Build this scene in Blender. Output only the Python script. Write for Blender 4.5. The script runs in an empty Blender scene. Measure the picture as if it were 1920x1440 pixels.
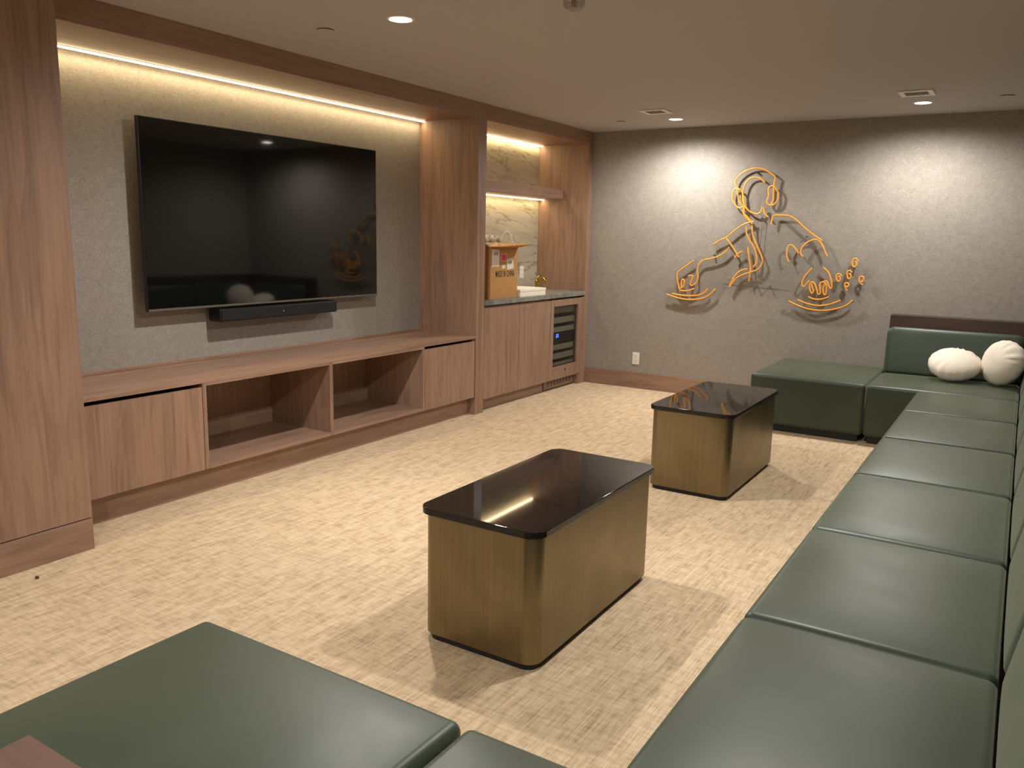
import bpy, bmesh, math, random
from mathutils import Vector, Matrix, Euler
random.seed(7)
S = bpy.context.scene
COL = S.collection
PI = math.pi

# ------------------------------------------------------------------ camera
cam = bpy.data.cameras.new('camera'); camo = bpy.data.objects.new('camera', cam); COL.objects.link(camo)
CP = Vector((3.44920188, -1.98032633, 1.43690151))
yaw, pitch, roll = (math.radians(a) for a in (31.88461139, 10.28107092, 1.24713128))
fw = Vector((-math.sin(yaw)*math.cos(pitch), math.cos(yaw)*math.cos(pitch), -math.sin(pitch)))
rt = Vector((math.cos(yaw), math.sin(yaw), 0)); up = rt.cross(fw)
rt2 = rt*math.cos(roll) + up*math.sin(roll); up2 = up*math.cos(roll) - rt*math.sin(roll)
camo.matrix_world = Matrix(((rt2.x, up2.x, -fw.x, CP.x), (rt2.y, up2.y, -fw.y, CP.y), (rt2.z, up2.z, -fw.z, CP.z), (0, 0, 0, 1)))
cam.sensor_width = 36; cam.lens = 1525.285/1920*36; cam.clip_start = .02; cam.clip_end = 60
S.camera = camo

# ------------------------------------------------------------------ world, exposure, light levels
w = bpy.data.worlds.new('world'); S.world = w; w.use_nodes = True
w.node_tree.nodes['Background'].inputs[0].default_value = (1, .9, .8, 1)
w.node_tree.nodes['Background'].inputs[1].default_value = .02
vs = S.view_settings
vs.view_transform = 'Standard'; vs.look = 'None'; vs.gamma = 1; vs.use_curve_mapping = False
vs.exposure = 0.0
LAMP_W = (194.0, 150.0, 154.0, 142.0, 105.0, 215.0)   # ceiling downlights
LAMP_COL = (1.0, .962, .915)
LED_STRENGTH = 14.0                # warm strips in the millwork
LED_COL = (1.0, .78, .46)
LED_W = 1.95                       # per metre of strip, thrown downwards
H = 2.44; D = 5.328
LAMPS = [(.805, 1.2), (2.69, 1.2), (.805, 4.79), (2.69, 4.705), (.805, -2.35), (2.69, -2.35)]
for i, (x, y) in enumerate(LAMPS):
    l = bpy.data.lights.new('downlight_beam', 'SPOT'); l.energy = LAMP_W[i]; l.color = LAMP_COL
    l.spot_size = math.radians(168); l.spot_blend = .7; l.shadow_soft_size = .045
    o = bpy.data.objects.new('downlight_beam', l); COL.objects.link(o); o.location = (x, y, H-.012)

# ------------------------------------------------------------------ materials
def srgb(r, g, b):
    f = lambda c: c/12.92 if c <= .04045 else ((c+.055)/1.055)**2.4
    return tuple(f(c/255) for c in (r, g, b)) + (1,)
class M:
    def __init__(s, name, base=(128,128,128), rough=.5, metal=0, spec=.5):
        s.m = bpy.data.materials.new(name); s.m.use_nodes = True
        s.nt = s.m.node_tree; s.n = s.nt.nodes; s.b = s.n['Principled BSDF']
        s.b.inputs['Base Color'].default_value = srgb(*base); s.b.inputs['Roughness'].default_value = rough
        s.b.inputs['Metallic'].default_value = metal; s.b.inputs['Specular IOR Level'].default_value = spec
    def node(s, t, **kw):
        n = s.n.new(t)
        for k, v in kw.items(): setattr(n, k, v)
        return n
    def link(s, a, b): s.nt.links.new(a, b)
    def coord(s, scale=(1,1,1), rnd=True, kind='Object', rot=(0,0,0)):
        tc = s.node('ShaderNodeTexCoord'); mp = s.node('ShaderNodeMapping'); mp.inputs['Scale'].default_value = scale
        src = tc.outputs[kind]
        if any(rot):
            m0 = s.node('ShaderNodeMapping'); m0.inputs['Rotation'].default_value = rot; s.link(src, m0.inputs['Vector']); src = m0.outputs['Vector']
        s.link(src, mp.inputs['Vector'])
        if rnd:
            oi = s.node('ShaderNodeObjectInfo'); mu = s.node('ShaderNodeMath', operation='MULTIPLY'); mu.inputs[1].default_value = 37.0
            s.link(oi.outputs['Random'], mu.inputs[0]); s.link(mu.outputs[0], mp.inputs['Location'])
        return mp.outputs['Vector']
    def noise(s, vec, scale, detail=4, rough=.55, dist=0):
        n = s.node('ShaderNodeTexNoise'); n.inputs['Scale'].default_value = scale; n.inputs['Detail'].default_value = detail
        n.inputs['Roughness'].default_value = rough; n.inputs['Distortion'].default_value = dist
        s.link(vec, n.inputs['Vector']); return n.outputs['Fac']
    def ramp(s, fac, stops):
        r = s.node('ShaderNodeValToRGB'); e = r.color_ramp.elements
        while len(e) < len(stops): e.new(.5)
        for q, (p, c) in zip(e, stops): q.position = p; q.color = srgb(*c) if len(c) == 3 else c
        s.link(fac, r.inputs['Fac']); return r.outputs['Color']
    def mix(s, a, b, fac, mode='MIX'):
        m = s.node('ShaderNodeMix', data_type='RGBA', blend_type=mode)
        for sock, v in ((m.inputs[0], fac), (m.inputs[6], a), (m.inputs[7], b)):
            if hasattr(v, 'links'): s.link(v, sock)
            else: sock.default_value = v
        return m.outputs[2]
    def color(s, c): s.link(c, s.b.inputs['Base Color'])
    def bump(s, fac, strength=.2, dist=.002):
        b = s.node('ShaderNodeBump'); b.inputs['Strength'].default_value = strength; b.inputs['Distance'].default_value = dist
        s.link(fac, b.inputs['Height']); s.link(b.outputs[0], s.b.inputs['Normal'])

def wood(name, axis, tone=1.0, tint=(1,1,1)):
    m = M(name, rough=.40, spec=.5)
    sc = [34, 34, 34]; sc[axis] = 1.1
    v = m.coord(tuple(sc)); fine = m.noise(v, 1.6, 6, .62, .25)
    sc2 = [5.5, 5.5, 5.5]; sc2[axis] = .55
    v2 = m.coord(tuple(sc2)); broad = m.noise(v2, 1.2, 3, .5, .9)
    k = lambda c: tuple(min(255, q*tone*t) for q, t in zip(c, tint))
    c1 = m.ramp(fine, [(.28, k((112,86,71))), (.47, k((147,117,98))), (.60, k((159,128,108))), (.8, k((172,140,119)))])
    v3 = m.coord(tuple(q*.9 for q in sc2)); fig = m.noise(v3, 2.6, 4, .6, 1.8); fg = m.ramp(fig, [(.40, k((118,90,73))), (.50, k((156,125,105))), (.62, k((163,131,111)))])
    c2 = m.ramp(broad, [(.3, k((126,98,81))), (.5, k((153,122,102))), (.7, k((165,133,113)))])
    m.color(m.mix(m.mix(c1, c2, .45), fg, .30)); m.bump(fine, .08, .0006)
    return m.m
WX, WY, WZ = wood('walnut_laminate_across', 0), wood('walnut_laminate_along', 1), wood('walnut_laminate_upright', 2)
DKY = wood('ledge_wood_shaded', 0, .48, (1,.95,.95)); DKR = wood('ledge_wood_shaded_side', 1, .48, (1,.95,.95))  # same wood as the near ledge, darkened to put its shade in the colour
LEDGE_W = wood('ledge_wood_lit', 0, .62, (1,.96,1)); RACK = wood('rack_wood', 1, .40)  # LEDGE_W: that ledge wood in a lighter tone for its lit near corner

def fabric(name, c0, c1, c2):
    m = M(name, rough=.9, spec=.1)
    v = m.coord((1,1,1), False)
    n1 = m.noise(v, 130, 4, .7); n2 = m.noise(v, 24, 3, .6); n3 = m.noise(m.coord((60, 60, 260), False), 1, 2, .6)
    a = m.ramp(n1, [(.34, c0), (.5, c1), (.66, c2)])
    b = m.ramp(n2, [(.3, tuple(q*.90 for q in c1)), (.7, tuple(min(255, q*1.06) for q in c1))])
    c = m.ramp(n3, [(.35, c0), (.5, c1), (.7, c2)])
    m.color(m.mix(m.mix(a, b, .45), c, .22)); m.bump(n1, .25, .0015)
    return m.m
FAB = fabric('grey_fabric_wallcovering', (118,112,105), (153,146,137), (177,170,160))

m = M('carpet', rough=.95, spec=.05)
vc = m.coord((1,1,1), False)
bl = m.noise(m.coord((30, 9, 1), False), 1.0, 4, .7)         # soft blocks drawn along the room
bl2 = m.noise(m.coord((13, 60, 1), False), 1.0, 3, .65)       # short marks across
big = m.noise(m.coord((5, 2.2, 1), False), 1.0, 2, .5)
st = m.noise(m.coord((300, 4, 1), False), 1.0, 3, .65)        # yarn lines along the room
sp = m.noise(vc, 480, 2, .6)
ca = m.ramp(bl, [(.38, (152,128,99)), (.46, (192,166,133)), (.54, (218,194,161)), (.66, (230,208,177))])
cb = m.ramp(bl2, [(.40, (158,133,103)), (.5, (210,185,152)), (.62, (230,208,176))])
cs = m.ramp(st, [(.38, (136,112,86)), (.5, (208,183,150)), (.62, (240,220,190))])
cp = m.ramp(sp, [(.3, (150,127,100)), (.7, (232,212,182))])
cg = m.ramp(big, [(.35, (190,166,134)), (.65, (220,196,162))])
m.color(m.mix(m.mix(m.mix(m.mix(ca, cg, .2), cb, .36), cs, .34), cp, .15))
hm = m.mix(st, sp, .4); m.bump(hm, .35, .004)
CARPET = m.m

m = M('painted_ceiling', (184,180,178), .85, 0, .2); m.bump(m.noise(m.coord((1,1,1), False), 90, 3), .05, .001); CEIL = m.m
m = M('painted_wall', (176,170,160), .85, 0, .2); m.bump(m.noise(m.coord((1,1,1), False), 90, 3), .05, .001); PAINT = m.m

m = M('green_leather', rough=.42, spec=.5)
v = m.coord((1,1,1)); n1 = m.noise(v, 3.2, 3, .5); n2 = m.noise(v, 260, 3, .6); n3 = m.noise(v, 9, 3, .5, .6)
m.color(m.ramp(n1, [(.3, (47,58,45)), (.7, (57,68,53))])); m.bump(m.mix(n2, n3, .55), .10, .0022)
rr = m.node('ShaderNodeMapRange'); rr.inputs[3].default_value = .37; rr.inputs[4].default_value = .47; m.link(n3, rr.inputs[0]); m.link(rr.outputs[0], m.b.inputs['Roughness'])
m.b.inputs['Sheen Weight'].default_value = .42; m.b.inputs['Sheen Roughness'].default_value = .45; m.b.inputs['Sheen Tint'].default_value = srgb(190,196,168)
LEATHER = m.m

m = M('brushed_brass', rough=.34, metal=1.0)
n = m.noise(m.coord((70, 70, 1.2)), 1, 4, .6); d = m.noise(m.coord((2.2, 2.2, 1.0), rot=(.5,.6,0)), 1.6, 2, .5, .6)
m.color(m.mix(m.ramp(n, [(.3, (122,110,85)), (.7, (145,133,105))]), m.ramp(d, [(.35, (118,107,83)), (.65, (150,138,111))]), .5))
mr = m.node('ShaderNodeMapRange'); mr.inputs[3].default_value = .26; mr.inputs[4].default_value = .44
m.link(n, mr.inputs[0]); m.link(mr.outputs[0], m.b.inputs['Roughness']); m.bump(n, .04, .0004)
BRASS = m.m
m = M('black_stone', (26,23,22), .04, 0, .32); n = m.noise(m.coord(), 300, 3, .7); m.color(m.ramp(n, [(.4, (24,21,20)), (.75, (46,42,39))])); BLACKSTONE = m.m
m = M('black_plinth', (22,20,18), .6); m.color(m.ramp(m.noise(m.coord(), 60, 2), [(.3, (18,16,15)), (.7, (27,24,22))])); BLACK = m.m
m = M('black_plastic', (15,15,16), .42); m.bump(m.noise(m.coord(), 500, 2), .05, .0003); PLASTIC = m.m
m = M('screen_glass', (5,5,6), .06, 0, .72); n = m.noise(m.coord(), 3, 1); mr = m.node('ShaderNodeMapRange'); mr.inputs[3].default_value = .035; mr.inputs[4].default_value = .055
m.link(n, mr.inputs[0]); m.link(mr.outputs[0], m.b.inputs['Roughness']); SCREEN = m.m
m = M('speaker_cloth', (20,20,21), .9); m.bump(m.noise(m.coord(), 700, 2), .4, .001); CLOTH = m.m

def quartzite(name, tilt, seed):
    m = M(name, rough=.3, spec=.4)
    v = m.coord((1, .55, 4.2), False, rot=(tilt, 0, 0))
    veil = m.noise(v, 3.2, 7, .66, .5); soft_ = m.noise(m.coord((1, .8, 3), False, rot=(tilt, 0, 0)), 1.6, 3, .5, .3)
    def vein(sc, off, wd, dist):
        vv = m.noise(m.coord((1, .38, 3.0), False, rot=(tilt+off, 0, 0)), sc, 5, .6, dist)
        sb = m.node('ShaderNodeMath', operation='SUBTRACT'); sb.inputs[1].default_value = .5
        ab = m.node('ShaderNodeMath', operation='ABSOLUTE'); m.link(vv, sb.inputs[0]); m.link(sb.outputs[0], ab.inputs[0])
        return m.ramp(ab.outputs[0], [(0, (.75,.75,.75,1)), (wd*.35, (.4,.4,.4,1)), (wd, (0,0,0,1))])
    c = m.mix(m.ramp(veil, [(.30, (148,138,119)), (.45, (168,158,137)), (.58, (182,172,150)), (.75, (170,160,140))]), m.ramp(soft_, [(.3, (150,141,124)), (.7, (188,178,158))]), .4)
    c = m.mix(c, srgb(92,80,60), vein(1.05+seed, .02, .010, .3)); c = m.mix(c, srgb(138,126,104), vein(2.3+seed, -.02, .008, .3))
    m.color(c); return m.m
QUARTZ, QUARTZ_UP = quartzite('veined_quartzite', -.10, .1), quartzite('veined_quartzite_upper', .15, .35)
m = M('grey_green_stone', rough=.28, spec=.45)
n = m.noise(m.coord((1,1,1), False), 9, 6, .65, .8); m.color(m.ramp(n, [(.3, (92,94,88)), (.5, (124,124,116)), (.68, (150,148,138))])); COUNTER = m.m

m = M('cardboard', (178,134,84), .85, 0, .1); n = m.noise(m.coord((4, 4, 90)), 1, 3); m.color(m.ramp(n, [(.3, (176,132,83)), (.7, (183,140,90))])); CARD = m.m
m = M('white_board', (238,228,212), .6); m.color(m.ramp(m.noise(m.coord(), 40, 2), [(.3, (234,224,208)), (.7, (243,234,219))])); WHITE = m.m
m = M('paper_label', (214,204,190), .7); m.color(m.ramp(m.noise(m.coord(), 30, 2), [(.3, (208,198,184)), (.7, (220,211,197))])); PAPER = m.m
m = M('red_sticker', (196,36,62), .6); m.color(m.ramp(m.noise(m.coord(), 90, 3), [(.42, (176,24,48)), (.6, (214,70,92))])); RED = m.m
m = M('pink_sticker', (214,120,124), .6); m.color(m.ramp(m.noise(m.coord(), 90, 3), [(.42, (206,104,110)), (.6, (222,142,140))])); PINK = m.m
m = M('black_print', (34,26,20), .8); m.color(m.ramp(m.noise(m.coord(), 200, 2), [(.3, (28,20,16)), (.7, (44,34,26))])); INK = m.m
m = M('grey_print', (120,112,102), .8); m.color(m.ramp(m.noise(m.coord((1,160,160)), 1, 2), [(.45, (92,86,80)), (.55, (190,182,170))])); GREYINK = m.m
m = M('bubble_film', (206,190,164), .25, 0, .5); m.b.inputs['Alpha'].default_value = .8; m.bump(m.noise(m.coord(), 60, 2), .6, .004); BUBBLE = m.m
m = M('polished_gold', (206,168,74), .16, 1.0); m.bump(m.noise(m.coord(), 8, 2), .02, .001); GOLD = m.m
m = M('white_plastic', (232,228,220), .4); m.bump(m.noise(m.coord(), 200, 2), .02, .0003); WPLAS = m.m
m = M('dark_slot', (40,38,36), .6); m.bump(m.noise(m.coord(), 200, 2), .02, .0003); SLOT = m.m
m = M('linen', rough=.95, spec=.1); n = m.noise(m.coord(), 420, 3, .6); n2 = m.noise(m.coord(), 14, 3)
m.color(m.ramp(n, [(.3, (226,214,196)), (.7, (242,232,216))])); m.bump(m.mix(n, n2, .4), .35, .003); LINEN = m.m
m = M('orange_neon_tube', (236,158,52), .45, 0, .4); m.color(m.ramp(m.noise(m.coord(), 20, 2), [(.3, (240,160,54)), (.7, (248,178,78))])); m.b.inputs['Subsurface Weight'].default_value = .15; m.b.inputs['Subsurface Radius'].default_value = (.01,.006,.003); NEON = m.m
m = M('chrome', (190,188,184), .18, 1.0); m.bump(m.noise(m.coord(), 8, 2), .02, .001); CHROME = m.m
m = M('grey_metal', (120,114,106), .45, .6); m.bump(m.noise(m.coord(), 90, 2), .05, .0005); GREYMET = m.m
m = M('rail_laminate', rough=.7); m.color(m.ramp(m.noise(m.coord((20,2,20)), 1, 3), [(.3, (150,124,100)), (.7, (172,146,120))])); RAIL = m.m
m = M('grey_liner', (128,126,112), .6); m.bump(m.noise(m.coord(), 90, 2), .05, .0005); RAIL_GREY = m.m
m = M('crumb', (74,60,40), .9); m.color(m.ramp(m.noise(m.coord(), 300, 2), [(.3, (60,48,30)), (.7, (92,76,50))])); CRUMB = m.m

def clear(name, tint, gloss, ior=1.45, edge=.0):
    mm = bpy.data.materials.new(name); mm.use_nodes = True; nt = mm.node_tree; nt.nodes.clear()
    out = nt.nodes.new('ShaderNodeOutputMaterial'); mx = nt.nodes.new('ShaderNodeMixShader'); tr = nt.nodes.new('ShaderNodeBsdfTransparent'); gl = nt.nodes.new('ShaderNodeBsdfGlossy')
    tr.inputs[0].default_value = tint + (1,); gl.inputs['Roughness'].default_value = gloss
    fr = nt.nodes.new('ShaderNodeFresnel'); fr.inputs[0].default_value = ior
    ge = nt.nodes.new('ShaderNodeNewGeometry'); su = nt.nodes.new('ShaderNodeMath'); su.operation = 'SUBTRACT'; su.use_clamp = True
    nt.links.new(fr.outputs[0], su.inputs[0]); nt.links.new(ge.outputs['Backfacing'], su.inputs[1]); nt.links.new(su.outputs[0], mx.inputs[0]); nt.links.new(tr.outputs[0], mx.inputs[1]); nt.links.new(gl.outputs[0], mx.inputs[2]); nt.links.new(mx.outputs[0], out.inputs[0])
    return mm
ACRYL = clear('clear_acrylic', (.97, .97, .965), .05, 1.25)
GLASS = clear('smoked_glass', (.86, .86, .83), .04, 1.5)
DOME = clear('clear_dome', (.8, .78, .75), .05, 1.5)
def emit(name, col, strength):
    mm = bpy.data.materials.new(name); mm.use_nodes = True; nt = mm.node_tree; nt.nodes.clear()
    out = nt.nodes.new('ShaderNodeOutputMaterial'); e = nt.nodes.new('ShaderNodeEmission'); e.inputs[0].default_value = col + (1,); e.inputs[1].default_value = strength
    nt.links.new(e.outputs[0], out.inputs[0]); return mm
LED = emit('warm_led_strip', LED_COL, LED_STRENGTH)
LENS = emit('downlight_lens', (1.0, .9, .76), 30.0)
BLUE = emit('blue_digits', (.03, .06, 1.0), 9.0)

# ------------------------------------------------------------------ mesh helpers
class B:
    """collects shapes in world coordinates; build() links them as ONE mesh object"""
    def __init__(s): s.bm = bmesh.new(); s.hard = False
    def _add(s, t):
        me = bpy.data.meshes.new('tmp'); t.to_mesh(me); t.free(); s.bm.from_mesh(me); bpy.data.meshes.remove(me); return s
    def box(s, x0, x1, y0, y1, z0, z1, r=.0015, seg=2):
        t = bmesh.new(); bmesh.ops.create_cube(t, size=1); s.hard = True
        for v in t.verts: v.co = Vector(((x0+x1)/2+v.co.x*(x1-x0), (y0+y1)/2+v.co.y*(y1-y0), (z0+z1)/2+v.co.z*(z1-z0)))
        if r > 0: bmesh.ops.bevel(t, geom=t.edges[:], offset=min(r, .45*min(x1-x0, y1-y0, z1-z0)), segments=seg, profile=.5, affect='EDGES')
        return s._add(t)
    def rod(s, a, b, r, r2=None, n=20, bev=0):
        a, b = Vector(a), Vector(b); t = bmesh.new(); d = b-a
        bmesh.ops.create_cone(t, cap_ends=True, segments=n, radius1=r, radius2=r if r2 is None else r2, depth=d.length)
        if bev: bmesh.ops.bevel(t, geom=[e for e in t.edges if len(e.link_faces) == 2 and abs(e.link_faces[0].normal.dot(e.link_faces[1].normal)) < .5], offset=bev, segments=2, affect='EDGES')
        bmesh.ops.transform(t, matrix=Matrix.Translation((a+b)/2) @ d.to_track_quat('Z', 'Y').to_matrix().to_4x4(), verts=t.verts)
        return s._add(t)
    def tube(s, pts, r, n=8, cyc=False):
        pts = [Vector(p) for p in pts]; t = bmesh.new(); rings = []; L = len(pts); prev = None
        for i, p in enumerate(pts):
            if cyc: d = pts[(i+1) % L]-pts[i-1]
            else: d = pts[min(i+1, L-1)]-pts[max(i-1, 0)]
            d.normalize()
            if prev is None:
                u = d.orthogonal().normalized()
            else:
                u = (prev - d*prev.dot(d)).normalized()
            prev = u; w_ = d.cross(u)
            rings.append([t.verts.new(p + (u*math.cos(2*PI*k/n)+w_*math.sin(2*PI*k/n))*r) for k in range(n)])
        for i in range(L if cyc else L-1):
            a, b = rings[i], rings[(i+1) % L]
            for k in range(n): t.faces.new((a[k], a[(k+1) % n], b[(k+1) % n], b[k]))
        if not cyc: t.faces.new(rings[0][::-1]); t.faces.new(rings[-1])
        bmesh.ops.recalc_face_normals(t, faces=t.faces[:])
        return s._add(t)
    def lathe(s, prof, c, n=32, axis=None):
        t = bmesh.new(); rings = []
        for (r, z) in prof: rings.append([t.verts.new((r*math.cos(2*PI*k/n), r*math.sin(2*PI*k/n), z)) for k in range(n)])
        for a, b in zip(rings, rings[1:]):
            for k in range(n): t.faces.new((a[k], a[(k+1) % n], b[(k+1) % n], b[k]))
        if prof[0][0] > 1e-4: t.faces.new(rings[0][::-1])
        if prof[-1][0] > 1e-4: t.faces.new(rings[-1])
        bmesh.ops.remove_doubles(t, verts=t.verts, dist=1e-6); bmesh.ops.recalc_face_normals(t, faces=t.faces[:])
        mt = Matrix.Translation(c)
        if axis: mt = mt @ Vector(axis).to_track_quat('Z', 'Y').to_matrix().to_4x4()
        bmesh.ops.transform(t, matrix=mt, verts=t.verts); return s._add(t)
    def prism(s, pts, vec, bev=0, seg=2):
        t = bmesh.new(); vec = Vector(vec)
        f = t.faces.new([t.verts.new(p) for p in pts]); g = bmesh.ops.extrude_face_region(t, geom=[f])
        bmesh.ops.translate(t, vec=vec, verts=[e for e in g['geom'] if isinstance(e, bmesh.types.BMVert)])
        bmesh.ops.recalc_face_normals(t, faces=t.faces[:])
        if bev: bmesh.ops.bevel(t, geom=t.edges[:], offset=bev, segments=seg, profile=.5, affect='EDGES', clamp_overlap=True)
        return s._add(t)
    def plate(s, x0, x1, y0, y1, z0, z1, rc, bev=.003, n=8):
        """a block with rounded upright corners"""
        s.hard = True
        pts = []
        for cx, cy, a0 in ((x1-rc, y1-rc, 0), (x0+rc, y1-rc, 90), (x0+rc, y0+rc, 180), (x1-rc, y0+rc, 270)):
            for k in range(n+1):
                a = math.radians(a0+90*k/n); pts.append((cx+rc*math.cos(a), cy+rc*math.sin(a), z0))
        t = bmesh.new(); f = t.faces.new([t.verts.new(p) for p in pts]); g = bmesh.ops.extrude_face_region(t, geom=[f])
        bmesh.ops.translate(t, vec=(0, 0, z1-z0), verts=[e for e in g['geom'] if isinstance(e, bmesh.types.BMVert)])
        bmesh.ops.recalc_face_normals(t, faces=t.faces[:])
        if bev:
            ed = [e for e in t.edges if abs(e.verts[0].co.z-e.verts[1].co.z) < 1e-6]
            bmesh.ops.bevel(t, geom=ed, offset=bev, segments=2, profile=.5, affect='EDGES')
        return s._add(t)
    def soft(s, c, half, r, crown=(0,0,0), nin=10, narc=5, mat=None, fn=None):
        """rounded upholstery block, its faces crowned outward; closed mesh"""
        c = Vector(c); h = Vector(half); t = bmesh.new(); vd = {}
        def samples(hh):
            arc = [r*math.tan(math.radians(45*k/narc)) for k in range(narc+1)]
            lo = [-hh+r-a for a in reversed(arc)]; hi = [hh-r+a for a in arc]
            mid = [-hh+r+(2*hh-2*r)*k/nin for k in range(1, nin)]
            return lo+mid+hi
        A = [samples(h[i]) for i in range(3)]
        def vert(p):
            k = tuple(round(q, 5) for q in p)
            if k in vd: return vd[k]
            q = Vector(p); cl = Vector([max(-h[i]+r, min(h[i]-r, q[i])) for i in range(3)]); d = q-cl
            if d.length > 1e-9: q = cl+d.normalized()*r
            for i in range(3):
                if crown[i]:
                    j, l = (i+1) % 3, (i+2) % 3
                    wt = (1-(q[j]/h[j])**4)*(1-(q[l]/h[l])**4); q[i] += crown[i]*wt*(q[i]/h[i])
            if fn: q = fn(q)
            if mat: q = mat @ q
            vd[k] = t.verts.new(c+q); return vd[k]
        for i in range(3):
            j, l = (i+1) % 3, (i+2) % 3
            for sg in (-1, 1):
                for a in range(len(A[j])-1):
                    for b in range(len(A[l])-1):
                        q = []
                        for (aa, bb) in ((a, b), (a+1, b), (a+1, b+1), (a, b+1)):
                            p = [0, 0, 0]; p[i] = sg*h[i]; p[j] = A[j][aa]; p[l] = A[l][bb]; q.append(vert(p))
                        if sg < 0: q.reverse()
                        if len(set(q)) == 4:
                            try: t.faces.new(q)
                            except ValueError: pass
        bmesh.ops.recalc_face_normals(t, faces=t.faces[:])
        return s._add(t)
    def build(s, name, mat, parent=None, label=None, angle=35):
        me = bpy.data.meshes.new(name); bm = s.bm
        off = Vector((0, 0, 0))
        if parent is not None:
            p = parent
            while p is not None: off += p.location; p = p.parent
        else:
            xs = [v.co for v in bm.verts]
            off = Vector((sum(v.x for v in xs)/len(xs), sum(v.y for v in xs)/len(xs), min(v.z for v in xs)))
        for v in bm.verts: v.co -= off
        for f in bm.faces: f.smooth = True
        bm.to_mesh(me); bm.free(); me.set_sharp_from_angle(angle=math.radians(angle))
        me.materials.append(mat); o = bpy.data.objects.new(name, me); COL.objects.link(o)
        if parent is not None: o.parent = parent
        else: o.location = off
        if label: o['label'] = label
        if s.hard:
            wn = o.modifiers.new('flat_faces', 'WEIGHTED_NORMAL'); wn.mode = 'FACE_AREA'; wn.weight = 100; wn.keep_sharp = True
        return o
def thing(name, label, cat, loc, group=None):
    o = bpy.data.objects.new(name, None); COL.objects.link(o); o.location = loc; o.empty_display_size = .05
    return tag(o, label, cat, group)
def tag(o, label, cat, group=None):
    o['label'] = label; o['category'] = cat
    if group: o['group'] = group
    return o
def struct(o): o['kind'] = 'structure'; return o
def copy_thing(root, loc, label, group=None, rz=None):
    def rec(o, p):
        c = o.copy(); COL.objects.link(c); c.parent = p
        for ch in o.children: rec(ch, c)
        return c
    kids = list(root.children); r = root.copy(); COL.objects.link(r); r.location = loc
    if rz is not None: r.rotation_euler = (0, 0, rz)
    for k in kids: rec(k, r)
    r['label'] = label
    if group: r['group'] = group
    return r
def spline(pts, n=6, cyc=False):
    P = [Vector(p) for p in pts]; out = []; L = len(P)
    g = (lambda i: P[i % L]) if cyc else (lambda i: P[max(0, min(L-1, i))])
    for i in range(L if cyc else L-1):
        a, b, c, d = g(i-1), g(i), g(i+1), g(i+2)
        for k in range(n):
            t = k/n
            out.append(.5*((2*b)+(c-a)*t+(2*a-5*b+4*c-d)*t*t+(3*b-a-3*c+d)*t**3))
    if not cyc: out.append(P[-1])
    return out

# ------------------------------------------------------------------ room shell
XF = -.225                       # front plane of the millwork
XB = -.80                        # fabric wall inside the niches
XR = 3.785                       # right wall
struct(B().box(-1.0, 4.0, -3.7, 5.5, -.1, 0, 0).build('floor', CARPET))
struct(B().box(-1.0, 4.0, -3.7, 5.5, H, H+.1, 0).build('ceiling', CEIL))
struct(B().box(-.95, 4.0, D, D+.12, 0, H, 0).build('wall_far', FAB))
struct(B().box(-.95, XB, 0, D, 0, H, 0).build('wall_left', FAB))
struct(B().box(-.12, 0, -3.6, -.902, 0, H, 0).build('wall_left', PAINT))
struct(B().box(XR, XR+.12, -3.6, D, 0, H, 0).build('wall_right', FAB))
struct(B().box(-.12, 4.0, -3.7, -3.6, 0, H, 0).build('wall_near', PAINT))
struct(B().box(XF+.002, 1.718, D-.014, D-.0005, .0005, .155, .002).build('baseboard_far', WX))
struct(B().box(XB+.0005, XB+.012, .002, 3.364, .6465, .664, .001).build('trim_1', WY))

# ------------------------------------------------------------------ wood millwork
t = thing('wood_column', 'broad walnut column with grooved plinth standing left of the television niche', 'column', (-.3, -.45, 0))
B().box(-.80, 0, -.90, -.0005, .149, H-.001, .0015).build('body', WZ, t)
B().box(-.79, -.006, -.895, -.005, .144, .150, 0).build('groove', BLACK, t, 'dark shadow groove above the plinth')
B().box(-.80, .002, -.90, 0, .0005, .1445, .002).build('plinth', WY, t)

t = thing('wood_header', 'long walnut header boxed under the ceiling above the television niche and bar', 'header', (-.5, 2.6, 2.32))
B().box(XF-.02, XF, .0005, 3.3655, 2.3205, H-.001, .001).build('fascia', WY, t)
B().box(XF-.02, XF, 3.4785, 5.249, 2.3205, H-.001, .001).build('fascia', WY, t)
B().box(XB+.001, XF-.0205, .0005, 3.3655, 2.326, 2.345, .001).build('soffit', WY, t)
B().box(XB+.001, XF-.0205, 3.4785, 5.249, 2.326, 2.345, .001).build('soffit', WY, t)

t = thing('wood_partition', 'tall walnut partition between the television niche and the bar niche', 'panel', (-.5, 3.422, 0))
B().box(XB+.001, XF, 3.366, 3.478, .0005, H-.001, .0015).build('panel', WZ, t)
t = thing('end_panel', 'tall walnut end panel of the bar beside the grey far wall', 'panel', (-.5, 5.288, 0))
B().box(XB+.001, XF, 5.25, D-.001, .0005, H-.001, .0015).build('panel', WZ, t)

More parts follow.
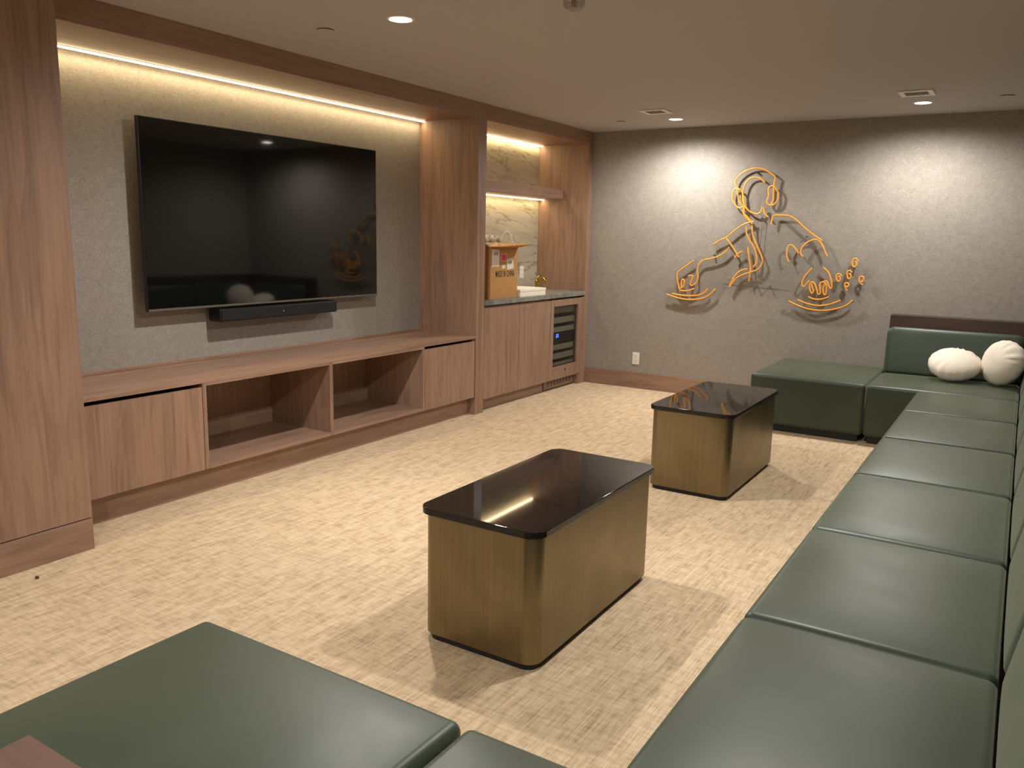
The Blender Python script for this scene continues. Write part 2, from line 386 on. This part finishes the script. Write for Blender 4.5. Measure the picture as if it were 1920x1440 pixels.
def led(name_label, y0, y1, x, z, loc):
    """flush channel in the underside of a board, its lens facing down"""
    t = thing('led_strip', name_label, 'light strip', loc)
    B().box(x-.020, x-.0122, y0, y1, z-.003, z-.0004, .0005, 1).box(x+.0122, x+.015, y0, y1, z-.003, z-.0004, .0005, 1).build('housing', GREYMET, t)
    B().box(x-.012, x+.012, y0+.002, y1-.002, z-.009, z-.0006, .003, 2).build('diffuser', LED, t)
    l = bpy.data.lights.new('strip_beam', 'AREA'); l.shape = 'RECTANGLE'; l.size = .016; l.size_y = y1-y0-.02; l.energy = LED_W*(y1-y0); l.color = LED_COL; l.spread = math.radians(150)
    o = bpy.data.objects.new('strip_beam', l); COL.objects.link(o); o.location = Vector((x, (y0+y1)/2, z-.0100)) - t.location; o.parent = t
led('glowing warm strip light under the header above the television', .004, 3.362, -.755, 2.326, (-.755, 1.68, 2.30))
led('glowing warm strip light under the header at the top of the bar niche', 3.482, 5.247, -.755, 2.326, (-.755, 4.36, 2.30))
led('glowing warm strip light under the floating bar shelf', 3.482, 5.247, -.725, 1.806, (-.725, 4.36, 1.78))

# media console
t = thing('media_console', 'low walnut media console with two open bays under the television', 'console', (-.5, 1.68, 0))
B().box(XB+.002, XF, .001, 3.365, .625, .645, .0015).build('top', WY, t)
B().box(XB+.002, XF-.022, .001, .020, .147, .6245, .001).build('side_panel', WZ, t)
B().box(XB+.002, XF-.022, 3.345, 3.365, .147, .6245, .001).build('side_panel', WZ, t)
for a, b in ((.782, .806), (1.733, 1.760), (2.682, 2.704)):
    B().box(XB+.022, XF-.0005, a, b, .1475, .6245, .001).build('divider', WZ, t)
for a, b in ((.8065, 1.7325), (1.7605, 2.6815)):
    B().box(XB+.022, XF-.0005, a, b, .1475, .168, .001).build('bay_floor', WY, t)
    B().box(XF-.020, XF-.0008, a, b, .6095, .6245, .001).build('top_rail', WY, t)
    B().box(XB+.0225, XB+.034, a+.001, b-.001, .1685, .258, .001).build('back_rail', RAIL, t, 'pale rail along the foot of the open bay')
B().box(XB+.002, XB+.0215, .0205, 3.3445, .147, .6245, .001).build('back_panel', WZ, t)
B().box(XB+.022, XF-.024, .0205, .7815, .1475, .168, 0).build('carcass_floor', WY, t)
B().box(XB+.022, XF-.024, 2.7045, 3.3445, .1475, .168, 0).build('carcass_floor', WY, t)
B().box(XF-.020, XF, .004, .779, .147, .6045, .0015).build('door', WZ, t)
B().box(XF-.020, XF, 2.707, 3.349, .147, .6045, .0015).build('door', WZ, t)
B().box(XB+.01, -.288, .001, 3.365, .0005, .1465, .001).build('toe_kick', WY, t)

# bar niche
t = thing('bar_cabinet', 'walnut base cabinet with two plain doors left of the wine cooler', 'cabinet', (-.5, 4.03, 0))
B().box(XB+.01, XF-.022, 3.479, 4.574, .105, .8695, .001).build('carcass', WZ, t)
B().box(XF-.020, XF, 3.481, 4.022, .107, .858, .0015).build('door', WZ, t)
B().box(XF-.020, XF, 4.026, 4.576, .107, .858, .0015).build('door', WZ, t)
B().box(XB+.01, -.288, 3.479, 4.574, .0005, .1045, .001).build('toe_kick', WY, t)
t = thing('cabinet_filler', 'narrow walnut filler strip between the wine cooler and the end panel', 'panel', (-.3, 5.22, 0))
B().box(-.40, XF, 5.192, 5.2485, .0005, .866, .0015).build('strip', WZ, t)
B().box(XF-.07, XF-.004, 5.166, 5.1915, .0005, .100, .001).build('foot', WZ, t)

t = thing('wine_cooler', 'built-in wine cooler with walnut framed glass door and blue digital display', 'wine cooler', (-.5, 4.88, 0))
b = B().box(-.76, -.27, 4.582, 4.600, .11, .865, 0).box(-.76, -.27, 5.150, 5.168, .11, .865, 0).box(-.76, -.27, 4.6, 5.15, .11, .128, 0).box(-.76, -.27, 4.6, 5.15, .847, .865, 0).box(-.76, -.742, 4.6, 5.15, .128, .847, 0)
b.build('body', RAIL_GREY, t)
d = B().box(XF-.030, XF, 4.580, 4.640, .107, .862, .0015).box(XF-.030, XF, 5.128, 5.189, .107, .862, .0015).box(XF-.030, XF, 4.6402, 5.1278, .801, .862, .0015).box(XF-.030, XF, 4.6402, 5.1278, .107, .226, .0015).build('door', WZ, t)
B().box(XF-.022, XF-.016, 4.6405, 5.1275, .2265, .8005, 0).build('glass_pane', GLASS, d)
b = B().rod((XF-.002, 4.884, .186), (XF+.0012, 4.884, .186), .011, n=20)
b.build('lock', SLOT, d, 'small round dark lock')
for z0, z1 in ((.728, .790), (.632, .686), (.548, .594), (.376, .430), (.290, .341), (.226, .252)):
    r = B().box(-.30, -.272, 4.605, 5.145, z0, z1, .002).build('rack', RAIL_GREY, t)
    b = B()
    for k in range(9): b.box(-.72, -.305, 4.62+k*.062, 4.632+k*.062, z0+.006, z0+.014, 0)
    b.build('rack_rods', GREYMET, r)
p = B().box(-.34, -.268, 4.602, 5.148, .435, .540, .003).build('control_panel', PLASTIC, t, 'dark control panel across the middle')
b = B()
def seven(b, y, z, s, segs):
    wv = .0035
    R = {'a': (y, y+s, z+2*s, None), 'g': (y, y+s, z+s, None), 'd': (y, y+s, z, None)}
    for q in segs:
        if q in R: a0, a1, zz, _ = R[q]; b.box(-.2676, -.2664, a0, a1, zz-wv, zz+wv, 0)
        else:
            yy = y if q in 'fe' else y+s; zz = z+s if q in 'fb' else z
            b.box(-.2676, -.2664, yy-wv, yy+wv, zz, zz+s, 0)
seven(b, 4.770, .500, .014, 'abcdeg'); seven(b, 4.800, .500, .014, 'acdfg')
b.build('digits', BLUE, p, 'glowing blue digits')
g = B().box(-.285, -.279, 4.578, 5.160, .012, .103, .001).build('grille', WY, t)
for rr in range(3):
    for k in range(8):
        B().box(-.2792, -.2782, 4.64+k*.061, 4.68+k*.061, .042+rr*.017, .051+rr*.017, 0).build('slot', SLOT, g)
B().box(-.60, -.30, 4.582, 5.160, .0005, .1095, 0).build('base', BLACK, t)

t = thing('bar_countertop', 'grey-green stone countertop over the bar cabinet and wine cooler', 'countertop', (-.5, 4.36, .87))
B().box(XB+.002, -.217, 3.479, 5.249, .880, .919, .003).build('slab', COUNTER, t)
B().box(XB+.002, XF-.03, 3.479, 5.249, .8697, .8798, 0).build('sub_top', BLACK, t)
t = thing('stone_backsplash', 'veined beige stone slabs lining the back of the bar niche', 'backsplash', (-.79, 4.36, .92))
B().box(XB+.001, -.778, 3.479, 5.249, .9195, 1.352, .001).build('slab', QUARTZ, t)
B().box(XB+.001, -.778, 3.479, 5.249, 1.3545, 2.3255, .001).build('slab', QUARTZ_UP, t)
t = thing('floating_shelf', 'thick walnut floating shelf across the bar niche', 'shelf', (-.64, 4.36, 1.8))
B().box(-.7775, -.502, 3.479, 5.249, 1.806, 1.903, .0015).build('board', WY, t)

# stone wall outlet, carton, white box, tap
def outlet(label, c, ax):
    t = thing('wall_outlet', label, 'outlet', c)
    x, y, z = c
    def bx(u0, u1, n0, n1, z0, z1, nm, mat, r=.0008, par=t, lab=None):
        q = B().box(x+n0, x+n1, y+u0, y+u1, z+z0, z+z1, r) if ax == 'x' else B().box(x+u0, x+u1, y-n1, y-n0, z+z0, z+z1, r)
        return q.build(nm, mat, par, lab)
    bx(-.036, .036, 0, .006, -.059, .059, 'cover_plate', WPLAS, .002)
    for s in (-.022, .022):
        f = bx(-.017, .017, .0061, .0085, s-.015, s+.015, 'socket', WPLAS, .001)
        for u in (-.007, .007): bx(u-.0015, u+.0015, .0086, .0089, s-.004, s+.007, 'slot', SLOT, 0, f)
outlet('white outlet on the stone backsplash behind the carton', (-.7778, 4.945, 1.092), 'x')
outlet('white outlet low on the grey far wall above the baseboard', (.320, D, .293), 'y')

t = thing('cardboard_box', 'open brown carton with stickers standing on the bar countertop', 'box', (-.44, 3.845, .9195))
x0, x1, y0, y1, z0, z1 = -.60, -.275, 3.632, 4.056, .9195, 1.343; th = .005
b = B().box(x1-th, x1, y0, y1, z0, z1, .001, 1).box(x0, x0+th, y0, y1, z0, z1, .001, 1).box(x0+th, x1-th, y0, y0+th, z0, z1, .001, 1).box(x0+th, x1-th, y1-th, y1, z0, z1, .001, 1).box(x0+th, x1-th, y0+th, y1-th, z0, z0+th, 0)
b.build('carton', CARD, t)
def flap(pts, n):
    B().prism(pts, n).build('flap', CARD, t)
flap([(x1, y0, z1), (x1, y1, z1), (x1+.150, y1+.012, z1+.030), (x1+.152, y0+.05, z1+.016), (x1+.145, y0-.01, z1+.012)], (0, 0, .004))
flap([(x1, y1, z1+.001), (x0, y1, z1+.001), (x0+.01, y1+.155, z1+.028), (x1-.005, y1+.165, z1+.034)], (0, 0, .004))
flap([(x0, y1, z1), (x0, y0, z1), (x0-.100, y0+.01, z1+.10), (x0-.100, y1-.01, z1+.10)], (.004, 0, .001))
flap([(x0, y0, z1), (x1, y0, z1), (x1-.01, y0-.105, z1+.045), (x0+.01, y0-.105, z1+.045)], (0, 0, .004))
def label(name, ys, zs, mat, lab, rot=0, e=.0006):
    cy, cz = (ys[0]+ys[1])/2, (zs[0]+zs[1])/2; hw, hh = (ys[1]-ys[0])/2, (zs[1]-zs[0])/2
    c, s = math.cos(rot), math.sin(rot)
    pts = [(x1+e, cy+u*hw*c-v*hh*s, cz+u*hw*s+v*hh*c) for u, v in ((-1,-1),(1,-1),(1,1),(-1,1))]
    return B().prism(pts, (.0006, 0, 0)).build(name, mat, t, lab)
l1 = label('paper_label', (3.650, 3.762), (1.187, 1.330), PAPER, 'tall white paper label')
B().box(x1+.0013, x1+.0016, 3.680, 3.745, 1.280, 1.305, 0).build('print', GREYINK, l1)
l2 = label('paper_label', (3.882, 3.985), (1.162, 1.254), PAPER, 'tilted white paper label', .14)
B().box(x1+.0013, x1+.0016, 3.912, 3.952, 1.212, 1.230, 0).build('print', GREYINK, l2)
label('sticker', (3.783, 3.880), (1.228, 1.296), PINK, 'pink sticker'); label('sticker', (3.800, 3.862), (1.240, 1.282), RED, 'red sticker', 0, .0013)
label('sticker', (3.806, 3.856), (1.170, 1.198), PAPER, 'small white sticker')
cu = bpy.data.curves.new('print', 'FONT'); cu.body = 'MADE IN CHINA'; cu.size = .052; cu.extrude = .0003; cu.offset = .0007; cu.space_character = 1.08; cu.space_word = 1.1; cu.resolution_u = 3
to = bpy.data.objects.new('print', cu); COL.objects.link(to); bpy.context.view_layer.update()
me = bpy.data.meshes.new_from_object(to.evaluated_get(bpy.context.evaluated_depsgraph_get())); COL.objects.unlink(to); bpy.data.objects.remove(to)
xs = [v.co.x for v in me.vertices]; k = .292/(max(xs)-min(xs))
for v in me.vertices:
    u, h, e = v.co.x-min(xs), v.co.y, v.co.z
    v.co = Vector((x1+.0006+e*.8, 3.712+u*k, 1.101+h*1.45)) - t.location
me.materials.append(INK); po = bpy.data.objects.new('print', me); COL.objects.link(po); po.parent = t; po['label'] = 'black stencilled words MADE IN CHINA'

b = B()
ring = [(-.298, 3.900+.138*math.cos(2*PI*k/80), 1.202+.272*math.sin(2*PI*k/80)) for k in range(80)]
b.tube(ring, .004, 6, True)
N = 640; hel = []
for k in range(N):
    a = 2*PI*k/N; c = Vector((-.298, 3.900+.138*math.cos(a), 1.202+.272*math.sin(a))); rad = Vector((0, math.cos(a), math.sin(a)*1.0)).normalized()
    ph = a*52; hel.append(c + rad*(.010*math.cos(ph)) + Vector((.010*math.sin(ph), 0, 0)))
b.tube(hel, .0026, 5, True)
tag(b.build('coiled_ring', WHITE), 'white coiled ring standing up out of the open carton', 'ring')
def crumple(q):
    return Vector((q.x, q.y, q.z)) + Vector((math.sin(q.y*90+q.z*60)*.006, math.sin(q.x*80)*.008, math.sin(q.y*70+q.x*50)*.010))
tag(B().soft((-.33, 3.620, 1.414), (.09, .115, .020), .018, nin=16, fn=crumple).build('bubble_wrap', BUBBLE, angle=60), 'crumpled clear bubble wrap lying over the left flap of the carton', 'packaging')

t = thing('white_box', 'flat white lidded box on the countertop right of the carton', 'box', (-.38, 4.29, .9195))
B().box(-.52, -.252, 4.072, 4.514, .9195, .962, .002).build('tray', WHITE, t)
B().box(-.523, -.249, 4.069, 4.517, .9625, .984, .002).build('lid', WHITE, t)

t = thing('bar_tap', 'polished gold tap at the back of the bar countertop', 'faucet', (-.62, 4.99, .9195))
B().lathe([(.030, 0), (.030, .006), (.022, .010), (.020, .070), (.024, .078), (.024, .094), (.018, .102), (0, .104)], (-.62, 4.99, .9195)).build('body', GOLD, t)
B().tube(spline([(-.604, 4.99, .985), (-.575, 4.985, 1.030), (-.545, 4.980, 1.038), (-.515, 4.975, 1.020), (-.505, 4.975, .995)], 6), .0135, 14).build('spout', GOLD, t)
B().tube(spline([(-.62, 4.99, 1.0215), (-.62, 5.000, 1.050), (-.615, 5.025, 1.060), (-.61, 5.045, 1.058)], 5), .008, 12).build('lever', GOLD, t)

# television, sound bar
t = thing('television', 'large black flat television on the fabric wall above the console', 'television', (-.75, 1.767, .97))
y0, y1, z0, z1 = .808, 2.725, .975, 2.038
B().box(-.728, -.7005, y0, y1, z0, z1, .003).build('housing', PLASTIC, t)
B().box(-.7003, -.6985, y0+.004, y1-.004, z0+.014, z1-.004, .0006, 1).build('screen', SCREEN, t, 'glossy switched-off screen')
B().box(-.7003, -.6975, y0+.002, y1-.002, z0+.001, z0+.0135, .0006, 1).build('lower_bezel', GREYMET, t, 'thin grey lower bezel')
B().box(XB+.0005, -.7285, 1.45, 2.09, 1.30, 1.70, .004).build('wall_mount', BLACK, t)
t = thing('sound_bar', 'long black sound bar mounted just below the television', 'speaker', (-.74, 1.75, .88))
B().box(-.775, -.664, 1.262, 2.262, .884, .964, .010, 3).build('housing', PLASTIC, t)
B().box(-.6638, -.660, 1.275, 2.249, .892, .956, .002).build('grille', CLOTH, t)
B().box(XB+.0005, -.7755, 1.60, 1.92, .89, .955, .002).build('bracket', BLACK, t)
B().box(-.6599, -.6592, 1.759, 1.765, .921, .927, 0).build('indicator', PAPER, t, 'tiny pale indicator')

# ------------------------------------------------------------------ coffee tables
def table(loc, label):
    x, y = loc
    t = thing('coffee_table', label, 'table', (x, y, 0), 'black topped brass coffee tables')
    B().plate(x-.249, x+.249, y-.500, y+.500, .474, .500, .055, .004).build('tabletop', BLACKSTONE, t)
    B().plate(x-.236, x+.236, y-.486, y+.486, .026, .4735, .055, .0015).build('body', BRASS, t)
    B().plate(x-.222, x+.222, y-.472, y+.472, .0005, .0255, .045, 0).build('plinth', BLACK, t)
    return t
tb = table((1.977, .668), 'nearer brass coffee table with black top, streaked by the strip light reflection')
copy_thing(tb, (1.938, 2.840, 0), 'farther brass coffee table with black top, in front of the far ottoman')

# ------------------------------------------------------------------ sofa
def seat(t, x0, x1, y0, y1, nin=10, name='seat'):
    B().soft(((x0+x1)/2, (y0+y1)/2, .2425), ((x1-x0)/2-.0012, (y1-y0)/2-.0012, .1915), .026, (.0, .0, .013), nin).build(name, LEATHER, t, angle=60)
    B().box(x0+.03, x1-.03, y0+.03, y1-.03, .0005, .0505, 0).build('plinth', BLACK, t)
def lean(axis, sgn):
    def fn(q):
        u = q.x if axis == 'x' else q.y
        tt = (.055-u*sgn)/.11
        u2 = u + sgn*tt*.062*max(0, q.z+.16)/.35
        return Vector((u2, q.y, q.z)) if axis == 'x' else Vector((q.x, u2, q.z))
    return fn
XS, XJ = 2.893, 3.507
Y0, PITCH = -.700, .8333
first = thing('sofa_module', 'green leather seat of the long sofa run nearest the camera', 'sofa', (3.25, Y0+PITCH/2, 0), 'modules of the long green sofa')
seat(first, XS, XJ, Y0, Y0+PITCH)
B().soft((XJ+.0565, Y0+PITCH/2, .600), (.055, PITCH/2-.002, .195), .0535, (.006, 0, 0), 8, fn=lean('x', 1)).build('backrest', LEATHER, first, angle=60)
names = ['second seat from the camera in the long green leather sofa run', 'third seat from the camera in the long green sofa run, right of nearer table',
 'third seat from the far corner in the long green sofa, right of farther table', 'second seat from the far corner in the long green leather sofa run',
 'green leather seat of the long sofa run next to the far corner seat']
for i, nm in enumerate(names):
    copy_thing(first, (3.25, Y0+PITCH*(i+1.5), 0), nm)
YE = Y0+6*PITCH
far = thing('corner_sofa', 'green leather corner sofa seat under the two cream pillows', 'sofa', (3.05, YE+.4, 0))
seat(far, 2.565, XJ, YE, 5.045)
B().soft(((2.560+3.505)/2, 5.045+.0565, .600), ((3.505-2.560)/2-.001, .055, .195), .0535, (0, .006, 0), 10, fn=lean('y', 1)).build('backrest', LEATHER, far, angle=60)
B().soft((XJ+.0565, (YE+5.04)/2, .600), (.055, (5.04-YE)/2-.002, .195), .0535, (.006, 0, 0), 8, fn=lean('x', 1)).build('side_backrest', LEATHER, far, angle=60)
near = thing('corner_sofa', 'green leather corner seat at the bottom edge beside the near ottoman', 'sofa', (3.05, Y0-.4, 0))
seat(near, 2.565, XJ, -1.445, Y0-.003)
B().soft(((2.560+3.505)/2, -1.445-.0565, .600), ((3.505-2.560)/2-.001, .055, .195), .0535, (0, .006, 0), 10, fn=lean('y', -1)).build('backrest', LEATHER, near, angle=60)
B().soft((XJ+.0565, (Y0-1.44)/2, .600), (.055, (1.44+Y0)/2-.002, .195), .0535, (.006, 0, 0), 8, fn=lean('x', 1)).build('side_backrest', LEATHER, near, angle=60)
o1 = thing('ottoman', 'low green leather ottoman at the far wall left of the corner seat', 'ottoman', (2.14, 4.8, 0), 'green leather ottomans')
seat(o1, 1.722, 2.558, YE, 5.312, 10, 'cushion')
o2 = thing('ottoman', 'large green leather ottoman in the foreground at lower left', 'ottoman', (2.14, -1.2, 0), 'green leather ottomans')
seat(o2, 1.722, 2.558, -1.712, Y0, 12, 'cushion')

t = thing('sofa_ledge', 'shade-toned dark wood ledge behind the corner sofa at the far wall', 'ledge', (3.1, 5.245, 0))
B().box(2.567, 3.784, 5.1645, D-.001, .0005, .884, .002).build('panel', DKY, t)
t = thing('sofa_ledge', 'brown wood ledge corner at the lower left edge behind the near corner seat', 'ledge', (3.1, -1.645, 0))
B().box(2.567, 3.784, -1.730, -1.564, .0005, .860, .002).build('panel', LEDGE_W, t)
B().box(2.567, 3.784, -1.730, -1.564, .8605, .880, .001).build('top_board', LEDGE_W, t)
t = thing('sofa_ledge', 'shade-toned dark wood ledge along the right wall behind the long sofa run', 'ledge', (3.7, 1.8, 0))
B().box(3.632, XR-.001, -1.563, 5.1635, .0005, .884, .002).build('panel', DKR, t)

# round cream pillows
def pillow(name_label, c, R, h, rot):
    mt = Euler(rot).to_matrix()
    t = bmesh.new(); NR, NA = 14, 72; grid = {}
    def pt(i, k, sg):
        rd = math.sin(PI/2*i/NR); a = 2*PI*k/NA
        zz = sg*h*max(0, 1-rd**2.2)**.5*(1+.03*math.sin(3*a+1)*rd)
        g = max(0, rd-.5)/.5; ga = 1+(.013*math.sin(a*17+2*math.sin(a*4))+.016*math.sin(a*3+.7))*g*g
        zz += .0075*math.sin(a*17+2*math.sin(a*4))*g*g*(1-g)*6*sg*max(0, math.sin(2*a+math.sin(3*a)))
        return Vector((R*rd*math.cos(a)*ga, R*rd*math.sin(a)*ga, zz))
    for sg in (1, -1):
        for i in range(NR+1):
            for k in range(NA):
                if i == 0: key = (0, 0, sg)
                elif i == NR: key = (NR, k, 0)
                else: key = (i, k, sg)
                if key not in grid: grid[key] = t.verts.new(Vector(c)+mt @ pt(i, k, sg))
    gk = lambda i, k, sg: grid[(0, 0, sg) if i == 0 else (NR, k % NA, 0) if i == NR else (i, k % NA, sg)]
    for sg in (1, -1):
        for i in range(NR):
            for k in range(NA):
                q = [gk(i, k, sg), gk(i+1, k, sg), gk(i+1, k+1, sg), gk(i, k+1, sg)]
                u = []
                for v in q:
                    if v not in u: u.append(v)
                t.faces.new(u)
    bmesh.ops.recalc_face_normals(t, faces=t.faces[:])
    b = B(); b._add(t); return tag(b.build('round_pillow', LINEN, angle=80), name_label, 'pillow', 'cream pillows on the corner seat')
pillow('left round cream pillow lying tilted against the far backrest', (3.074, 4.856, .568), .178, .095, (.42, .04, .0))
pillow('right round cream pillow standing upright in the sofa corner', (3.382, 4.812, .617), .165, .100, (1.32, .0, -.80))

# ------------------------------------------------------------------ neon wall sign
NT = '''head_band:1214,1898 1194,1948 1231,2010 1297,2050 1372,2063 1443,2049 1500,2016 1537,1986 1533,1938 1532,1860 1535,1801 1520,1757
ear_cup:1490,1757 1481,1782 1493,1831 1487,1885 1506,1911 1541,1899 1566,1865 1575,1821 1561,1772 1531,1750 1496,1752
face:1451,1941 1414,1974 1363,1987 1313,1971 1281,1922 1269,1853 1274,1783 1305,1728 1344,1693 1401,1675 1435,1693 1447,1733
ear_cup:1243,1883 1206,1893 1181,1873 1178,1813 1200,1763 1238,1728 1274,1733 1294,1738
ear_pad:1216,1893 1226,1833 1246,1773 1284,1743
hair:1248,1883 1272,1833 1289,1743 1280,1693 1309,1643 1350,1608
hair:1294,1738 1290,1683 1333,1638 1370,1588
neck:1457,1733 1465,1693 1483,1663 1504,1649
shoulder:1533,1587 1546,1659 1607,1664 1675,1660 1736,1631 1798,1578 1870,1521 1965,1457
shoulder:1380,1611 1300,1587 1231,1541 1172,1489 1142,1466 1090,1441 1034,1404
sleeve:1142,1466 1188,1413 1234,1352 1269,1297
sleeve:1238,1296 1262,1328 1302,1351
forearm:1179,1382 1145,1340 1089,1302 1026,1279 951,1261 910,1223 900,1159 908,1106 893,1053 855,1027 838,1039 852,1083 859,1110 839,1119 814,1111
hand:863,1255 810,1219 724,1152 706,1114 716,1055 734,991
finger:739,991 772,1015 781,1047 774,1074 757,1078 751,1046 758,1003
wrist:740,975 814,976 880,999
platter:668,944 749,933 839,932 928,943 981,972 1006,1005
platter:615,934 693,913 796,897 897,901 984,924 1036,959 1079,1009
lapel:1320,1567 1327,1502 1362,1442 1403,1382 1428,1312 1428,1251 1405,1215
jacket:1368,1578 1378,1503 1409,1433 1456,1343 1482,1274 1461,1212 1413,1180 1332,1151 1262,1112 1233,1074 1209,1031
jacket:1354,1198 1299,1180 1254,1142 1226,1089 1203,1036
zipper:1343,1391 1362,1300 1382,1199 1376,1091
sleeve:1709,1273 1686,1320 1687,1390 1710,1415 1740,1401 1783,1348
forearm:1824,1320 1798,1348 1812,1403 1857,1447 1912,1465 1952,1445 1984,1397 2016,1330
hand:1908,1229 1861,1168 1836,1118 1834,1078 1854,1069 1876,1100 1892,1120
finger:1893,1101 1902,1042 1920,1013 1931,1038 1906,1104 1933,1100 1956,1054 1970,1011 1988,1017 1980,1085 1990,1110 2018,1106 2008,1057 2017,1013 2035,1014 2031,1088 2011,1116 2036,1117 2053,1079 2074,1060
hand:1993,1237 2039,1195 2068,1128 2077,1070 2064,1060
wrist:1895,982 1945,965 2002,968 2061,991
platter:1806,952 1881,926 1978,912 2071,928 2156,967
platter:1731,937 1805,906 1904,878 2029,873 2139,898 2210,932 2252,975
curl:2266,1295 2248,1316 2226,1311 2220,1279 2232,1251 2250,1254 2257,1276 2241,1294
curl:2227,1203 2207,1217 2190,1206 2191,1173 2204,1149 2219,1159 2217,1183 2203,1192
curl:2147,1171 2125,1187 2107,1174 2110,1140 2127,1123 2139,1136 2135,1161 2120,1165
curl:2199,1052 2180,1085 2180,1109 2198,1115 2209,1096 2199,1081 2187,1088
curl:2315,1103 2291,1129 2285,1158 2305,1173 2321,1159 2315,1130 2301,1134
L:1440,2065 1323,2088 1204,2033 1160,1924 1149,1784 1229,1683 1217,1561 1024,1435 1021,1310 870,1285 686,1161 673,1009 584,950 634,877 807,865 973,886 1067,945 1128,1011 1224,1006 1520,1016
R:1444,2065 1558,2006 1607,1879 1597,1762 1533,1694 1690,1694 1823,1598 1996,1455 2044,1331 2107,1246 2180,1249 2192,1326 2244,1347 2285,1291 2340,1179 2339,1102 2287,1071 2278,974 2186,881 2002,839 1835,868 1702,930 1784,1015 1524,1016
S:1445,1053 1557,1054 1447,1639 1043,1311 804,914 2000,858 1372,2029 2192,1221 1832,1491'''
sign = thing('neon_sign', 'orange neon wall sign of a figure with headphones playing two turntables', 'sign', (1.37, D-.03, .9))
YT = D-.038
def P2(q, y): a, b_ = q.split(','); return Vector((int(a)/1000, y, int(b_)/1000))
for line in NT.split('\n'):
    nm, pts = line.split(':')
    if nm in 'LR':
        B().prism([P2(q, D-.031) for q in pts.split()], (0, .004, 0)).build('acrylic_panel', ACRYL, sign, 'clear acrylic backing')
    elif nm == 'S':
        for q in pts.split():
            p = P2(q, D); B().rod((p.x, D-.0005, p.z), (p.x, D-.033, p.z), .007, n=12).build('standoff', CHROME, sign)
    else:
        k = 8 if nm in ('finger', 'curl', 'ear_cup', 'head_band') else 6
        B().tube(spline([P2(q, YT) for q in pts.split()], k), .0068, 8).build(nm+'_tube', NEON, sign)
wr = [P2(q, D-.026) for q in '1421,1674 1440,1664 1452,1630 1450,1500 1449,1300 1449,1120'.split()]
B().tube(spline(wr, 4), .0018, 6).build('wire', CHROME, sign)
wr = [P2(q, D-.026) for q in '1128,1125 1190,1112 1450,1098 1680,1090'.split()]
B().tube(spline(wr, 4), .0018, 6).build('wire', CHROME, sign)

# ------------------------------------------------------------------ ceiling fittings
def downlight(loc, label):
    x, y = loc
    t = thing('downlight', label, 'ceiling light', (x, y, H-.008))
    B().lathe([(.053, -.0005), (.068, -.0005), (.068, -.003), (.056, -.006), (.053, -.004), (.053, -.0005)], (x, y, H)).build('trim_ring', WPLAS, t)
    B().lathe([(0, -.0035), (.052, -.0035), (.052, -.0008), (0, -.0008)], (x, y, H)).build('lens', LENS, t, 'glowing lens')
for xy, lb in zip(LAMPS, ('round ceiling downlight nearest the television, glowing', 'round ceiling downlight above the nearer sofa end, out of view',
    'glowing ceiling downlight in front of the far wall, left of the sign', 'glowing ceiling downlight in front of the far wall, right of the sign',
    'left ceiling downlight behind the camera', 'right ceiling downlight behind the camera')):
    downlight(xy, lb)
for x, y, lb in ((.325, 1.192, 'flat round ceiling cover left of the nearest downlight'), (.318, 4.760, 'small round ceiling cover near the end panel of the bar'), (3.208, 4.630, 'small round ceiling cover at the right end of the far ceiling')):
    t = thing('sprinkler_cover', lb, 'cover plate', (x, y, H-.008), 'flush ceiling cover plates')
    B().lathe([(0, -.007), (.042, -.007), (.0435, -.0055), (.0435, -.0045), (0, -.0045)], (x, y, H), 40).build('disc', CEIL, t)
    B().lathe([(0, -.0045), (.036, -.0045), (.036, -.0005), (0, -.0005)], (x, y, H), 40).build('neck', SLOT, t)
def vent(x, y, lb):
    t = thing('ceiling_vent', lb, 'vent', (x, y, H-.012), 'square ceiling vents')
    a, c = .105, .072
    b = B().box(x-a, x+a, y-a, y-c, H-.010, H-.0005, .002).box(x-a, x+a, y+c, y+a, H-.010, H-.0005, .002).box(x-a, x-c, y-c, y+c, H-.010, H-.0005, .002).box(x+c, x+a, y-c, y+c, H-.010, H-.0005, .002)
    b.build('frame', WPLAS, t)
    B().box(x-c, x+c, y-c, y+c, H-.0022, H-.0005, 0).build('backing', GREYMET, t)
    for k in range(7):
        yy = y-c+.010+k*.0205
        B().prism([(x-c+.0005, yy-.004, H-.009), (x-c+.0005, yy-.0028, H-.009), (x-c+.0005, yy+.0045, H-.0028), (x-c+.0005, yy+.0033, H-.0028)], (2*c-.001, 0, 0)).build('slat', WPLAS, t)
vent(2.697, 4.262, 'square ceiling vent beside the far right downlight')
vent(.815, 4.325, 'square ceiling vent beside the far left downlight')
t = thing('ceiling_sprinkler', 'ceiling sprinkler in a clear guard at the top edge of the view', 'sprinkler', (1.700, 1.262, H-.06))
c = (1.700, 1.262, H)
B().lathe([(0, -.0005), (.046, -.0005), (.046, -.005), (.030, -.010), (0, -.010)], c).build('escutcheon', WPLAS, t)
B().lathe([(.044, -.0055), (.047, -.02), (.046, -.036), (.036, -.050), (.018, -.056), (0, -.057)], c).build('clear_guard', DOME, t)
B().rod((c[0], c[1], H-.0105), (c[0], c[1], H-.022), .012).rod((c[0]-.012, c[1], H-.022), (c[0]-.004, c[1], H-.042), .003).rod((c[0]+.012, c[1], H-.022), (c[0]+.004, c[1], H-.042), .003).rod((c[0], c[1], H-.042), (c[0], c[1], H-.044), .018).rod((c[0], c[1], H-.022), (c[0], c[1], H-.042), .002).build('spray_head', CHROME, t)

# tiny crumb on the carpet
tag(B().soft((.123, -.323, .006), (.008, .006, .0055), .004, nin=3, narc=3).build('debris_crumb', CRUMB), 'tiny dark crumb on the carpet in front of the broad column', 'debris')
